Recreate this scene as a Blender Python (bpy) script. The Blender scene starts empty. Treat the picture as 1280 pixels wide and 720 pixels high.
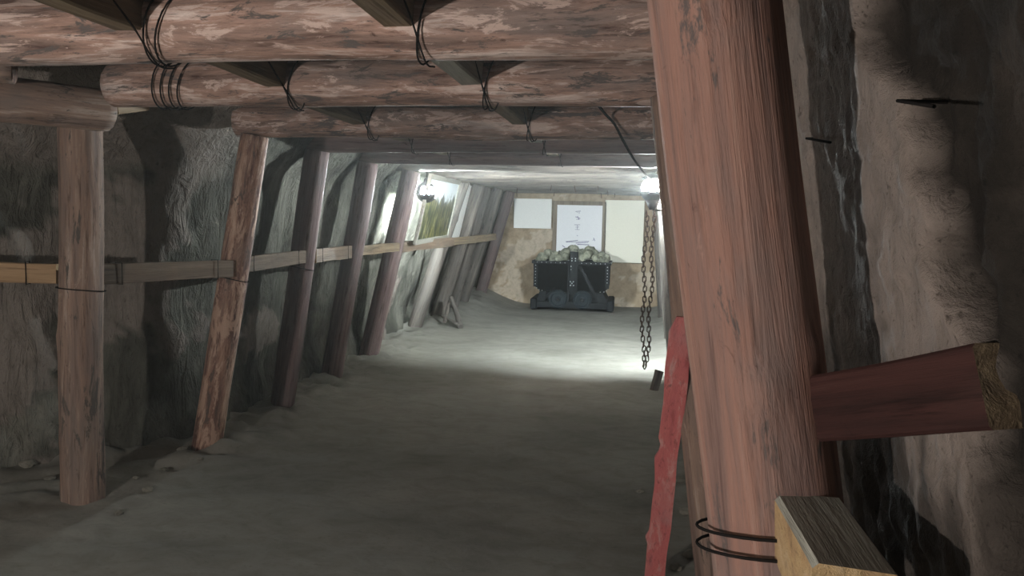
import bpy, bmesh, math, random
from mathutils import Vector, Matrix, noise

# ------------------------------------------------------------------ camera
scene = bpy.context.scene
COL = scene.collection
F, CAM_H = 1000.0, 1.6                      # focal length in px of a 1280x720 frame, eye height
d = Vector((788 - 640, 360 - 277, -F)).normalized()     # tunnel axis in camera space
T = 0.021
zc = Vector((T, 1, (T * d.x + d.y) / (-d.z))).normalized()
xc = d.cross(zc)
ROT = Matrix((xc, d, zc))                   # camera space -> world
CAM = Vector((0, 0, CAM_H))
cam_data = bpy.data.cameras.new('camera')
cam_data.sensor_width = 36
cam_data.lens = 36 * F / 1280
cam_data.clip_start = 0.02
cam = bpy.data.objects.new('camera', cam_data)
COL.objects.link(cam)
cam.matrix_world = Matrix.Translation(CAM) @ ROT.to_4x4()
scene.camera = cam

# ------------------------------------------------------------------ world, exposure
world = bpy.data.worlds.new('world')
scene.world = world
world.use_nodes = True
world.node_tree.nodes['Background'].inputs[0].default_value = (0.62, 0.70, 0.66, 1)
world.node_tree.nodes['Background'].inputs[1].default_value = 0.0
scene.view_settings.view_transform = 'Standard'
scene.view_settings.look = 'None'
scene.view_settings.gamma = 1
scene.view_settings.use_curve_mapping = False
scene.view_settings.exposure = 1.75

LAMP_R, LAMP_L, LAMP_B = 360.0, 760.0, 132.0   # radiant power of the three lamps, W


def ray(px, py):
    return ROT @ Vector((px - 640, 360 - py, -F))


def atY(px, py, Y):
    r = ray(px, py)
    return CAM + r * (Y / r.y)


def atZ(px, py, Z=0.0):
    r = ray(px, py)
    return CAM + r * ((Z - CAM_H) / r.z)


def atPlane(px, py, n, c):                  # n.p = c
    r = ray(px, py)
    return CAM + r * ((c - n.dot(CAM)) / n.dot(r))


def smooth(a, b, x):
    t = max(0.0, min(1.0, (x - a) / (b - a)))
    return t * t * (3 - 2 * t)


def lerp(pts, x):
    if x <= pts[0][0]:
        return pts[0][1]
    for (a, u), (b, v) in zip(pts, pts[1:]):
        if x <= b:
            t = (x - a) / (b - a)
            return u + (v - u) * t
    return pts[-1][1]


def fbm(p, o=4, h=0.9):
    return noise.fractal(p, h, 2.1, o)


# ------------------------------------------------------------------ materials
def new_mat(name):
    m = bpy.data.materials.new(name)
    m.use_nodes = True
    nt = m.node_tree
    b = nt.nodes['Principled BSDF']
    b.inputs['Specular IOR Level'].default_value = 0.25
    return m, nt, b


def node(nt, kind, **kw):
    n = nt.nodes.new(kind)
    for k, v in kw.items():
        if k.startswith('_'):
            setattr(n, k[1:], v)
        else:
            n.inputs[k.replace('_', ' ')].default_value = v
    return n


def ramp(nt, fac, stops, interp='LINEAR'):
    r = nt.nodes.new('ShaderNodeValToRGB')
    r.color_ramp.interpolation = interp
    els = r.color_ramp.elements
    while len(els) < len(stops):
        els.new(0.5)
    for e, (p, c) in zip(els, stops):
        e.position = p
        e.color = (*c, 1) if len(c) == 3 else c
    nt.links.new(fac, r.inputs[0])
    return r.outputs[0]


def mix(nt, fac, a, b, blend='MIX'):
    m = nt.nodes.new('ShaderNodeMix')
    m.data_type = 'RGBA'
    m.blend_type = blend
    for sock, v in ((m.inputs[0], fac), (m.inputs[6], a), (m.inputs[7], b)):
        if isinstance(v, (int, float)):
            sock.default_value = v
        elif isinstance(v, tuple):
            sock.default_value = (*v, 1)
        else:
            nt.links.new(v, sock)
    return m.outputs[2]


def coords(nt, scale, offset_random=True):
    tc = nt.nodes.new('ShaderNodeTexCoord')
    vec = tc.outputs['Object']
    if offset_random:
        oi = nt.nodes.new('ShaderNodeObjectInfo')
        mul = node(nt, 'ShaderNodeMath', _operation='MULTIPLY')
        mul.inputs[1].default_value = 37.0
        nt.links.new(oi.outputs['Random'], mul.inputs[0])
        add = node(nt, 'ShaderNodeVectorMath', _operation='ADD')
        nt.links.new(vec, add.inputs[0])
        nt.links.new(mul.outputs[0], add.inputs[1])
        vec = add.outputs[0]
    mp = nt.nodes.new('ShaderNodeMapping')
    mp.inputs['Scale'].default_value = scale
    nt.links.new(vec, mp.inputs['Vector'])
    return mp.outputs[0]


def tex(nt, vec, scale, detail=4, rough=0.6, dist=0.0):
    n = node(nt, 'ShaderNodeTexNoise', Scale=scale, Detail=detail, Roughness=rough, Distortion=dist)
    nt.links.new(vec, n.inputs['Vector'])
    return n.outputs[0]


def bump(nt, bsdf, h, strength=0.5, dist=0.02, prev=None):
    b = node(nt, 'ShaderNodeBump', Strength=strength, Distance=dist)
    nt.links.new(h, b.inputs['Height'])
    if prev is not None:
        nt.links.new(prev, b.inputs['Normal'])
    nt.links.new(b.outputs[0], bsdf.inputs['Normal'])
    return b.outputs[0]


def wood(name, dark, mid, warm, pale, grey, grey_amt=0.5, stretch=0.12, fine=1.0, pale_at=0.66, flakes=0.0, bark=0.0):
    """weathered timber, grain along local Z"""
    m, nt, b = new_mat(name)
    v = coords(nt, (1, 1, stretch))
    iso = coords(nt, (1, 1, 0.45))
    n1 = tex(nt, v, 16, 6, 0.68, 0.4)
    col = ramp(nt, n1, [(0.30, dark), (0.43, mid), (0.55, warm), (pale_at, pale), (0.80, mid)])
    n2 = tex(nt, iso, 4.5, 4, 0.62, 0.6)
    gm = ramp(nt, n2, [(0.40 + 0.12 * (1 - grey_amt), (0, 0, 0)), (0.60 + 0.10 * (1 - grey_amt), (1, 1, 1))])
    gf = node(nt, 'ShaderNodeMath', _operation='MULTIPLY')
    gf.inputs[1].default_value = 0.35 + 0.6 * grey_amt
    nt.links.new(gm, gf.inputs[0])
    col = mix(nt, gf.outputs[0], col, grey)
    n3 = tex(nt, v, 52, 5, 0.75, 0.2)
    crack = ramp(nt, n3, [(0.33, (0.30, 0.26, 0.25)), (0.45, (1, 1, 1))])
    col = mix(nt, 0.8 * fine, col, crack, 'MULTIPLY')
    if flakes or bark:
        pv = coords(nt, (1, 1, .26))
        n6 = tex(nt, pv, 13, 8, 0.74, 0.5)
        if bark:
            bk = ramp(nt, n6, [(0.36 + .1 * bark, (1, 1, 1)), (0.40 + .1 * bark, (0, 0, 0))])
            col = mix(nt, bk, col, tuple(c * .55 for c in grey))
        if flakes:
            fl = ramp(nt, n6, [(0.66 - .12 * flakes, (0, 0, 0)), (0.70 - .12 * flakes, (1, 1, 1))])
            col = mix(nt, fl, col, mix(nt, n1, warm, pale))
    n4 = tex(nt, iso, 22, 5, 0.7, 1.0)
    sp = ramp(nt, n4, [(0.27, (0.28, 0.24, 0.23)), (0.36, (1, 1, 1))])
    col = mix(nt, 0.8, col, sp, 'MULTIPLY')
    nt.links.new(col, b.inputs['Base Color'])
    b.inputs['Roughness'].default_value = 0.72
    p = bump(nt, b, n3, 0.45, 0.008)
    bump(nt, b, n1, 0.55, 0.02, p)
    return m


W_BEAM = wood('wood_beam', (.10, .055, .045), (.29, .195, .16), (.46, .295, .235), (.82, .69, .63), (.25, .21, .195), .5, flakes=.9, bark=.5)
W_POST = wood('wood_post', (.085, .055, .045), (.24, .17, .14), (.32, .215, .165), (.47, .37, .31), (.20, .17, .15), .4, .07, flakes=.4, bark=.3)
W_FLAKE = wood('wood_flake', (.06, .03, .025), (.19, .10, .08), (.40, .235, .17), (.66, .48, .37), (.25, .18, .15), .25, .11, flakes=1.2, bark=.4)
W_BIG = wood('wood_big_post', (.10, .06, .052), (.24, .15, .128), (.325, .18, .14), (.39, .265, .22), (.23, .18, .165), .6, .05, .6, .72, flakes=.5, bark=.15)
W_LILAC = wood('wood_far_post', (.065, .045, .045), (.165, .115, .112), (.21, .145, .137), (.28, .215, .20), (.17, .145, .142), .5, .06)
W_GREY = wood('wood_grey', (.045, .04, .036), (.115, .10, .088), (.15, .13, .112), (.22, .19, .16), (.115, .107, .097), .6, .06, bark=.3)
W_PLANK = wood('wood_plank', (.20, .12, .07), (.38, .25, .14), (.46, .31, .18), (.52, .37, .23), (.33, .26, .19), .2, .05, .6)
W_PLANK_GREY = wood('wood_plank_grey', (.065, .045, .033), (.15, .108, .078), (.195, .142, .10), (.24, .185, .135), (.145, .12, .095), .5, .05, .6)
W_STRUT = wood('wood_strut', (.07, .05, .035), (.19, .14, .09), (.25, .19, .12), (.30, .23, .16), (.18, .155, .12), .4, .06, .6)
W_STRUT_PALE = wood('wood_strut_pale', (.20, .20, .17), (.36, .36, .31), (.42, .42, .36), (.48, .48, .42), (.36, .37, .33), .4, .06, .5)
W_DARKRED = wood('wood_dark_red', (.014, .006, .005), (.036, .014, .012), (.05, .019, .016), (.075, .037, .031), (.042, .026, .022), .3, .05)
W_REDPAINT = wood('red_paint', (.40, .09, .09), (.62, .17, .17), (.66, .19, .18), (.70, .38, .35), (.56, .33, .31), .45, .08, .7)
W_PALE_END = wood('wood_cut_end', (.22, .14, .08), (.42, .28, .15), (.50, .35, .18), (.56, .42, .26), (.38, .28, .18), .2, .6, .5)


def rock(name, dark, mid, light, flake_col, scale=1.0, streak=(1, 1, .55), pits=0.6, bstr=0.8, ripple=0.0, rand=False):
    m, nt, b = new_mat(name)
    v = coords(nt, streak, rand)
    n1 = tex(nt, v, 1.6 * scale, 6, 0.62, 0.8)
    col = ramp(nt, n1, [(0.30, dark), (0.48, mid), (0.68, light)])
    at = nt.nodes.new('ShaderNodeAttribute')
    at.attribute_name = 'plaster'
    col = mix(nt, at.outputs['Fac'], col, flake_col)
    n2 = tex(nt, v, 9 * scale, 6, 0.72, 0.4)
    mot = ramp(nt, n2, [(0.30, (.55, .55, .53)), (0.55, (1, 1, 1)), (0.75, (1.0, 1.0, 1.0))])
    col = mix(nt, 0.75, col, mot, 'MULTIPLY')
    n3 = tex(nt, v, 42 * scale, 4, 0.7, 0.2)
    pit = ramp(nt, n3, [(0.30, (.25, .24, .22)), (0.40, (1, 1, 1))])
    col = mix(nt, pits, col, pit, 'MULTIPLY')
    nt.links.new(col, b.inputs['Base Color'])
    b.inputs['Roughness'].default_value = 0.9
    p = bump(nt, b, n3, 0.35 * bstr, 0.012)
    p = bump(nt, b, n2, 0.55 * bstr, 0.05, p)
    if ripple:
        mp = coords(nt, (1, .8, .22), False)
        n5 = tex(nt, mp, 13, 4, 0.65, 1.2)
        bump(nt, b, n5, ripple, 0.05, p)
    return m


R_LEFT = rock('rock_left', (.045, .044, .037), (.12, .118, .098), (.25, .243, .205), (.28, .245, .215), bstr=1.3, ripple=1.0)
R_RIGHT = rock('rock_right', (.009, .007, .006), (.018, .015, .012), (.045, .037, .031), (.235, .195, .17), 1.5, (1, 1, .75), .85, .9)  # dark bare rock, its colour deepened further to stand in for shade
R_CEIL = rock('rock_ceiling', (.03, .027, .024), (.06, .054, .048), (.10, .09, .08), (.2, .18, .16))
R_FAR = rock('earth_far_wall', (.31, .23, .15), (.40, .305, .205), (.46, .365, .255), (.54, .45, .345), 1.0, (1, 1, 1), .35, .35)
R_STONE = rock('stone', (.16, .15, .125), (.26, .25, .21), (.38, .36, .30), (.3, .3, .3), 3.0, (1, 1, 1), .5, rand=True)
R_ORE = rock('ore', (.10, .10, .075), (.24, .25, .19), (.50, .50, .38), (.3, .3, .3), 3.5, (1, 1, 1), .5, rand=True)


def floor_mat():
    m, nt, b = new_mat('packed_earth')
    v = coords(nt, (.7, 1.0, 1), False)
    n1 = tex(nt, v, 0.9, 5, 0.55, 0.5)
    col = ramp(nt, n1, [(0.30, (.20, .193, .168)), (0.5, (.27, .262, .23)), (0.72, (.335, .322, .285))])
    n2 = tex(nt, v, 7, 6, 0.7, 0.6)
    col = mix(nt, 0.7, col, ramp(nt, n2, [(0.3, (.62, .62, .6)), (0.58, (1, 1, 1))]), 'MULTIPLY')
    n3 = tex(nt, v, 45, 4, 0.7)
    col = mix(nt, 0.5, col, ramp(nt, n3, [(0.28, (.5, .48, .45)), (0.42, (1, 1, 1))]), 'MULTIPLY')
    nt.links.new(col, b.inputs['Base Color'])
    b.inputs['Roughness'].default_value = 0.82
    p = bump(nt, b, n3, 0.22, 0.008)
    bump(nt, b, n2, 0.3, 0.02, p)
    return m


M_FLOOR = floor_mat()


def plain(name, col, rough=0.6, metal=0.0, var=0.25, scale=30, emit=0.0, bstr=0.15):
    m, nt, b = new_mat(name)
    v = coords(nt, (1, 1, 1))
    n = tex(nt, v, scale, 5, 0.65)
    lo = tuple(c * (1 - var) for c in col)
    hi = tuple(min(1, c * (1 + var)) for c in col)
    nt.links.new(ramp(nt, n, [(0.3, lo), (0.7, hi)]), b.inputs['Base Color'])
    b.inputs['Roughness'].default_value = rough
    b.inputs['Metallic'].default_value = metal
    bump(nt, b, n, bstr, 0.005)
    if emit:
        b.inputs['Emission Color'].default_value = (0.80, 0.93, 1.0, 1)
        b.inputs['Emission Strength'].default_value = emit
    return m


M_WIRE = plain('black_wire', (.018, .016, .015), .8, 0, .2, 30, 0, 0)
M_WIRE.node_tree.nodes['Principled BSDF'].inputs['Specular IOR Level'].default_value = 0.0
M_RUST = plain('rusty_iron', (.085, .055, .042), .75, .3, .45, 60)
M_IRON = plain('dark_iron', (.03, .03, .03), .55, .6)
M_CART = plain('blue_black_steel', (.008, .015, .020), .7, .0, .3, 14)
M_CARTB = plain('black_steel', (.006, .008, .010), .75, .0, .3, 14)
M_RIVET = plain('rivet_metal', (.62, .66, .66), .3, .3)
M_WHITE = plain('white_board', (.88, .88, .85), .5, 0, .02)
M_CREAM = plain('cream_board', (.88, .85, .72), .5, 0, .02)
M_PAPER = plain('paper', (.87, .87, .90), .55, 0, .02)
M_INK = plain('violet_ink', (.22, .20, .34), .6)
M_FRAME = wood('frame_wood', (.12, .09, .065), (.21, .165, .125), (.25, .20, .15), (.29, .24, .18), (.21, .18, .15), .3, .06, .5)
M_FRAME_GREY = plain('grey_frame', (.30, .29, .25), .6)


def emitter(name, power, area, tint=(0.80, 0.93, 1.0)):
    m, nt, b = new_mat(name)
    b.inputs['Base Color'].default_value = (.8, .8, .8, 1)
    b.inputs['Emission Color'].default_value = (*tint, 1)
    b.inputs['Emission Strength'].default_value = power / (math.pi * area)
    return m


def globe_mat():
    """opal glass of a lit lamp: lets the light through and glows"""
    m = bpy.data.materials.new('lit_opal_glass')
    m.use_nodes = True
    nt = m.node_tree
    nt.nodes.clear()
    out = nt.nodes.new('ShaderNodeOutputMaterial')
    mx = nt.nodes.new('ShaderNodeMixShader')
    mx.inputs[0].default_value = .3
    tr = nt.nodes.new('ShaderNodeBsdfTransparent')
    em = nt.nodes.new('ShaderNodeEmission')
    em.inputs[0].default_value = (.74, .92, 1, 1)
    em.inputs[1].default_value = 2.5
    nt.links.new(tr.outputs[0], mx.inputs[1])
    nt.links.new(em.outputs[0], mx.inputs[2])
    nt.links.new(mx.outputs[0], out.inputs[0])
    return m


LAMP_TINT = (.88, .98, 1.0)
M_GLOBE = globe_mat()


def picture_mat():
    m, nt, b = new_mat('forest_print')
    tc = nt.nodes.new('ShaderNodeTexCoord')
    mp = nt.nodes.new('ShaderNodeMapping')
    mp.inputs['Scale'].default_value = (1, 5.0, 1.3)
    nt.links.new(tc.outputs['Object'], mp.inputs['Vector'])
    n = tex(nt, mp.outputs[0], 2.6, 6, .7, .8)
    col = ramp(nt, n, [(.34, (.008, .015, .014)), (.49, (.025, .04, .025)), (.56, (.20, .18, .04)), (.61, (.30, .30, .20)), (.68, (.02, .035, .022))])
    sep = nt.nodes.new('ShaderNodeSeparateXYZ')
    nt.links.new(tc.outputs['Object'], sep.inputs[0])
    n2 = tex(nt, tc.outputs['Object'], 5, 4, .6)
    add = node(nt, 'ShaderNodeMath', _operation='MULTIPLY_ADD')
    nt.links.new(n2, add.inputs[0])
    add.inputs[1].default_value = .5
    nt.links.new(sep.outputs['Z'], add.inputs[2])
    sky = ramp(nt, add.outputs[0], [(.78, (0, 0, 0)), (.86, (1, 1, 1))])
    col = mix(nt, sky, col, (.70, .76, .80))
    nt.links.new(col, b.inputs['Base Color'])
    b.inputs['Roughness'].default_value = .35
    return m


M_PICTURE = picture_mat()


# ------------------------------------------------------------------ mesh helpers
def link(name, verts, faces, mats, parent=None, smoothed=True, mat_idx=None, loc=None):
    me = bpy.data.meshes.new(name)
    me.from_pydata([tuple(v) for v in verts], [], faces)
    for m in (mats if isinstance(mats, (list, tuple)) else [mats]):
        me.materials.append(m)
    if mat_idx:
        for p, i in zip(me.polygons, mat_idx):
            p.material_index = i
    if smoothed:
        for p in me.polygons:
            p.use_smooth = True
    me.update()
    o = bpy.data.objects.new(name, me)
    COL.objects.link(o)
    if parent:
        o.parent = parent
    if loc is not None:
        o.location = loc
    return o


def tag(o, label=None, cat=None, group=None, kind=None):
    if label:
        o['label'] = label
    if cat:
        o['category'] = cat
    if group:
        o['group'] = group
    if kind:
        o['kind'] = kind
    return o


def empty(name, loc, label, cat, group=None):
    o = bpy.data.objects.new(name, None)
    COL.objects.link(o)
    o.location = loc
    o.empty_display_size = 0.1
    return tag(o, label, cat, group)


def frame_from(p0, p1, up=None):
    """matrix whose local Z runs p0->p1"""
    z = (p1 - p0).normalized()
    up = up or (Vector((0, 1, 0)) if abs(z.y) < 0.8 else Vector((0, 0, 1)))
    x = up.cross(z).normalized()
    y = z.cross(x)
    m = Matrix((x, y, z)).transposed().to_4x4()
    m.translation = p0
    return m


def log(name, p0, p1, r0, r1, seed, mat, rough=0.05, bend=0.012, knots=3, seg=26, step=0.045, end=None, flat=0.0):
    p0, p1 = Vector(p0), Vector(p1)
    L = (p1 - p0).length
    n = max(6, int(L / step))
    rnd = random.Random(seed)
    kn = [(rnd.random() * L, rnd.random() * 6.28, rnd.uniform(.02, .05)) for _ in range(knots)]
    V, Fc, mi = [], [], []
    for i in range(n + 1):
        t = i / n
        h = t * L
        r = r0 + (r1 - r0) * t
        bx = bend * noise.noise(Vector((seed * 3.1, 0, h * 0.9)))
        by = bend * noise.noise(Vector((0, seed * 2.7, h * 0.9)))
        for k in range(seg):
            a = 2 * math.pi * k / seg
            q = Vector((math.cos(a) * 1.5, math.sin(a) * 1.5, h * 0.8 + seed * 7.3))
            rr = r * (1 + rough * fbm(q, 3) + rough * 0.5 * noise.noise(Vector((math.cos(a) * 6, math.sin(a) * 6, h * 2 + seed))))
            for kh, ka, ks in kn:
                da = math.atan2(math.sin(a - ka), math.cos(a - ka)) * r
                rr += ks * 0.28 * math.exp(-((h - kh) ** 2 + da * da) / (ks * ks))
            if i in (0, n):
                rr *= 0.97
            V.append((bx + rr * math.cos(a), by + rr * math.sin(a), h))
    for i in range(n):
        for k in range(seg):
            a, b = i * seg + k, i * seg + (k + 1) % seg
            Fc.append((a, b, b + seg, a + seg))
            mi.append(0)
    Fc.append(tuple(reversed(range(seg))))
    Fc.append(tuple(range(n * seg, n * seg + seg)))
    mi += [1, 1]
    o = link(name, V, Fc, [mat, end or W_PALE_END], None, True, mi)
    o.data.polygons[-1].use_smooth = o.data.polygons[-2].use_smooth = False
    o.matrix_world = frame_from(p0, p1)
    return o


def timber(name, p0, p1, w, h, seed, mat, up=None, rough=0.006, end=None, step=0.08):
    """sawn timber from p0 to p1; w along local x, h along local y, soft edges, slightly uneven"""
    p0, p1 = Vector(p0), Vector(p1)
    L = (p1 - p0).length
    n = max(3, int(L / step))
    c = min(w, h) * 0.07
    prof = [(-w / 2 + c, -h / 2), (w / 2 - c, -h / 2), (w / 2, -h / 2 + c), (w / 2, h / 2 - c),
            (w / 2 - c, h / 2), (-w / 2 + c, h / 2), (-w / 2, h / 2 - c), (-w / 2, -h / 2 + c)]
    V, Fc, mi = [], [], []
    for i in range(n + 1):
        z = L * i / n
        for (x, y) in prof:
            q = Vector((x * 9, y * 9, z * 2.5 + seed * 5.7))
            V.append((x + rough * noise.noise(q), y + rough * noise.noise(q + Vector((9, 3, 1))), z))
    for i in range(n):
        for k in range(8):
            a, b = i * 8 + k, i * 8 + (k + 1) % 8
            Fc.append((a, b, b + 8, a + 8))
            mi.append(0)
    Fc.append(tuple(reversed(range(8))))
    Fc.append(tuple(range(n * 8, n * 8 + 8)))
    mi += [1, 1]
    o = link(name, V, Fc, [mat, end or W_PALE_END], None, False, mi)
    o.matrix_world = frame_from(p0, p1, up)
    return o


def box_mesh(bm, x0, x1, y0, y1, z0, z1, bevel=0.0):
    r = bmesh.ops.create_cube(bm, size=1)
    for v in r['verts']:
        v.co = Vector(((x0 + x1) / 2 + v.co.x * (x1 - x0), (y0 + y1) / 2 + v.co.y * (y1 - y0), (z0 + z1) / 2 + v.co.z * (z1 - z0)))
    if bevel:
        es = {e for v in r['verts'] for e in v.link_edges}
        bmesh.ops.bevel(bm, geom=list(es), offset=bevel, segments=1, affect='EDGES')


def from_bm(name, bm, mat, parent=None, smoothed=False):
    me = bpy.data.meshes.new(name)
    bm.normal_update()
    bm.to_mesh(me)
    bm.free()
    for m in (mat if isinstance(mat, (list, tuple)) else [mat]):
        me.materials.append(m)
    if smoothed:
        for p in me.polygons:
            p.use_smooth = True
    o = bpy.data.objects.new(name, me)
    COL.objects.link(o)
    o.parent = parent
    return o


def boxes(name, specs, mat, parent=None, bevel=0.0):
    bm = bmesh.new()
    for s in specs:
        box_mesh(bm, *s, bevel)
    return from_bm(name, bm, mat, parent)


def tube_data(pts, r, seg=6, closed=False):
    V, Fc = [], []
    n = len(pts)
    for i, p in enumerate(pts):
        p = Vector(p)
        a = Vector(pts[(i - 1) % n] if (closed or i) else pts[0])
        b = Vector(pts[(i + 1) % n] if (closed or i < n - 1) else pts[-1])
        t = (b - a).normalized()
        u = t.cross(Vector((0.31, 0.22, 0.92))).normalized()
        w = t.cross(u)
        for k in range(seg):
            an = 2 * math.pi * k / seg
            V.append(p + (u * math.cos(an) + w * math.sin(an)) * r)
    for i in range(n if closed else n - 1):
        j = (i + 1) % n
        for k in range(seg):
            Fc.append((i * seg + k, i * seg + (k + 1) % seg, j * seg + (k + 1) % seg, j * seg + k))
    return V, Fc


def tube(name, pts, r, mat, parent=None, seg=6, closed=False):
    V, Fc = tube_data(pts, r, seg, closed)
    if parent is not None:                   # points are given in world space
        inv = parent.matrix_world.inverted()
        V = [inv @ v for v in V]
    return link(name, V, Fc, mat, parent)


def bez(pts, n=10):
    """Catmull-Rom through the points"""
    P = [Vector(p) for p in pts]
    P = [P[0] * 2 - P[1]] + P + [P[-1] * 2 - P[-2]]
    out = []
    for i in range(1, len(P) - 2):
        for k in range(n):
            t = k / n
            a, b, c, e = P[i - 1], P[i], P[i + 1], P[i + 2]
            out.append(0.5 * ((2 * b) + (c - a) * t + (2 * a - 5 * b + 4 * c - e) * t * t + (3 * b - a - 3 * c + e) * t ** 3))
    out.append(P[-2])
    return out


def stone(name, loc, size, seed, mat, squash=(1, 1, .8), sub=2):
    bm = bmesh.new()
    bmesh.ops.create_icosphere(bm, subdivisions=sub, radius=1)
    for v in bm.verts:
        q = v.co.copy()
        k = 1 + 0.50 * noise.noise(q * 1.3 + Vector((seed * 4.7, seed, 0))) + 0.22 * noise.noise(q * 2.9 + Vector((seed, 9, 3)))
        k = min(k, 1.08)
        v.co = Vector((q.x * squash[0], q.y * squash[1], q.z * squash[2])) * k * size
    o = from_bm(name, bm, mat)
    o.location = loc
    o.rotation_euler = (seed * 1.3, seed * 2.1, seed * 0.7)
    return o


# ------------------------------------------------------------------ posts read from the photograph
def post_line(b, t, Y=None):
    B = atZ(*b) if Y is None else atY(*b, Y)
    Tp = atY(*t, B.y)
    dirv = (Tp - B) / (Tp.z - B.z)
    return B, B + dirv * (2.115 - B.z)


POSTS = [  # name-less specs: base px, top px, forced depth, radii, material
    ((104, 622), (99, 158), None, .112, .108, W_POST),
    ((258, 557), (318, 170), None, .098, .092, W_FLAKE),
    ((352, 509), (397, 188), None, .098, .098, W_LILAC),
    ((414, 472), (460, 202), None, .105, .100, W_LILAC),
    ((461, 445), (513, 215), None, .110, .105, W_LILAC),
    ((518, 410), (576, 236), None, .105, .095, W_GREY),
    ((547, 396), (596, 238), 12.15, .115, .105, W_GREY),
    ((577, 380), (620, 242), 13.5, .105, .10, W_GREY),
    ((602, 364), (636, 244), 14.75, .105, .10, W_LILAC),
]
LINES = [post_line(b, t, Y) for b, t, Y, *_ in POSTS]


# ------------------------------------------------------------------ floor
def floor_z(x, y):
    z = 0.024 * fbm(Vector((x * 0.6, y * 0.9, 3.3)), 5) + 0.006 * fbm(Vector((x * 2.0, y * 4.5, 8.1)), 3)
    z *= smooth(16, 5, y) * 0.8 + 0.2
    z += 0.24 * smooth(10.5, 15.2, y) * smooth(-1.9, -2.9, x)
    wl = lerp([(4, -3.3), (5, -2.9), (7, -2.95), (15, -3.1)], y)
    z += 0.06 * smooth(wl + .75, wl + .1, x) * (.6 + 1.2 * fbm(Vector((x * 5, y * 6, 0)), 4)) * (1 - .5 * smooth(5.0, 4.2, y))
    z += 0.06 * smooth(.30, .75, x) * (1 + noise.noise(Vector((x * 5, y * 4, 4))))
    return z - 0.012


def grid_mesh(name, us, vs, fn, mat, attr=None, smoothed=True, flip=False):
    V = [fn(u, v) for u in us for v in vs]
    nv = len(vs)
    Fc = []
    for i in range(len(us) - 1):
        for j in range(nv - 1):
            f = (i * nv + j, (i + 1) * nv + j, (i + 1) * nv + j + 1, i * nv + j + 1)
            Fc.append(f[::-1] if flip else f)
    o = link(name, V, Fc, mat, None, smoothed)
    if attr:
        at = o.data.attributes.new('plaster', 'FLOAT', 'POINT')
        vals = [attr(u, v) for u in us for v in vs]
        at.data.foreach_set('value', vals)
    return o


def span(a, b, s):
    n = max(1, int(round(abs(b - a) / s)))
    return [a + (b - a) * i / n for i in range(n + 1)]


xs = span(-5.6, 1.5, 0.05)
ys = span(-4.0, 2.0, 0.12)[:-1] + span(2.0, 8.0, 0.045)[:-1] + span(8.0, 15.9, 0.08)
tag(grid_mesh('floor', xs, ys, lambda x, y: (x, y, floor_z(x, y)), M_FLOOR), kind='structure')

# ------------------------------------------------------------------ left wall
# path of the wall foot (x, y) from behind the camera to the far end, with inward lean per metre height
PATH = [((-3.3, -4.0), 0.0), ((-3.6, 0.5), 0.0), ((-4.9, 2.2), 0.0), ((-4.75, 3.6), 0.02), ((-4.15, 4.15), 0.03),
        ((-3.55, 4.62), 0.05), ((-3.18, 5.15), 0.12)]
for (B, Tp), off in zip(LINES[2:], (.27, .26, .26, .27, .25, .25, .25)):
    PATH.append(((B.x - off, B.y + .1), (Tp.x - B.x) / 2.115))
PATH.append(((PATH[-1][0][0] + .05, 15.9), PATH[-1][1]))
cum = [0.0]
for (a, _), (b, _) in zip(PATH, PATH[1:]):
    cum.append(cum[-1] + math.dist(a, b))


def path_at(s):
    x = lerp([(c, p[0][0]) for c, p in zip(cum, PATH)], s)
    y = lerp([(c, p[0][1]) for c, p in zip(cum, PATH)], s)
    le = lerp([(c, p[1]) for c, p in zip(cum, PATH)], s)
    return x, y, le


def path_s(s):
    ps = [path_at(s + k * .1) for k in (-2, -1, 0, 1, 2)]
    x, y, le = (sum(p[i] for p in ps) / 5 for i in range(3))
    tx, ty = ps[4][0] - ps[0][0], ps[4][1] - ps[0][1]
    L = math.hypot(tx, ty) or 1
    return x, y, le, ty / L, -tx / L


def left_flake(s, z):
    x, y, *_ = path_s(s)
    f = fbm(Vector((s * .9, z * .9, 5.5)), 5, .8) + 0.10 * smooth(4.9, 4.1, y) - 0.30 * smooth(4.7, 5.4, y)
    hi = smooth(1.78, 1.95, z + .1 * noise.noise(Vector((s * 3, z * 3, 0)))) * smooth(3.9, 4.2, y) * smooth(5.6, 5.1, y)
    return max(hi, smooth(.02, .06, f))


def left_wall(s, z):
    x, y, le, nx, ny = path_s(s)
    o = 0.095 * fbm(Vector((s * .8, z * .7, 1.7)), 3)
    o += 0.050 * fbm(Vector((s * 2.4 + z * .9, z * 0.9, 4.2)), 4)
    o += 0.045 * (noise.ridged_multi_fractal(Vector((s * 2.6 + z * .8, z * 1.1, 9.9)), .9, 2.2, 5, 1.0, 2.0) * .4 - .5)
    o += 0.022 * left_flake(s, z)
    o -= 0.06 * smooth(.5, 1.0, o * 9)
    # a deep vertical gully between the first two posts and a rock rib beyond it
    o -= 0.16 * math.exp(-((y - 4.75) / .16) ** 2) * smooth(2.1, 1.7, z)
    cove = max(0.0, z - 1.9)
    o += 1.15 * cove ** 1.35
    foot = 0.10 * smooth(.35, 0, z)
    return (x + nx * (o + foot) + le * z, y + ny * (o + foot), z)


ss = [s for s in span(0, cum[-1], 0.045)]
zs = span(-0.12, 2.75, 0.045)
tag(grid_mesh('wall_left', ss, zs, left_wall, R_LEFT, left_flake, flip=True), kind='structure')

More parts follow.
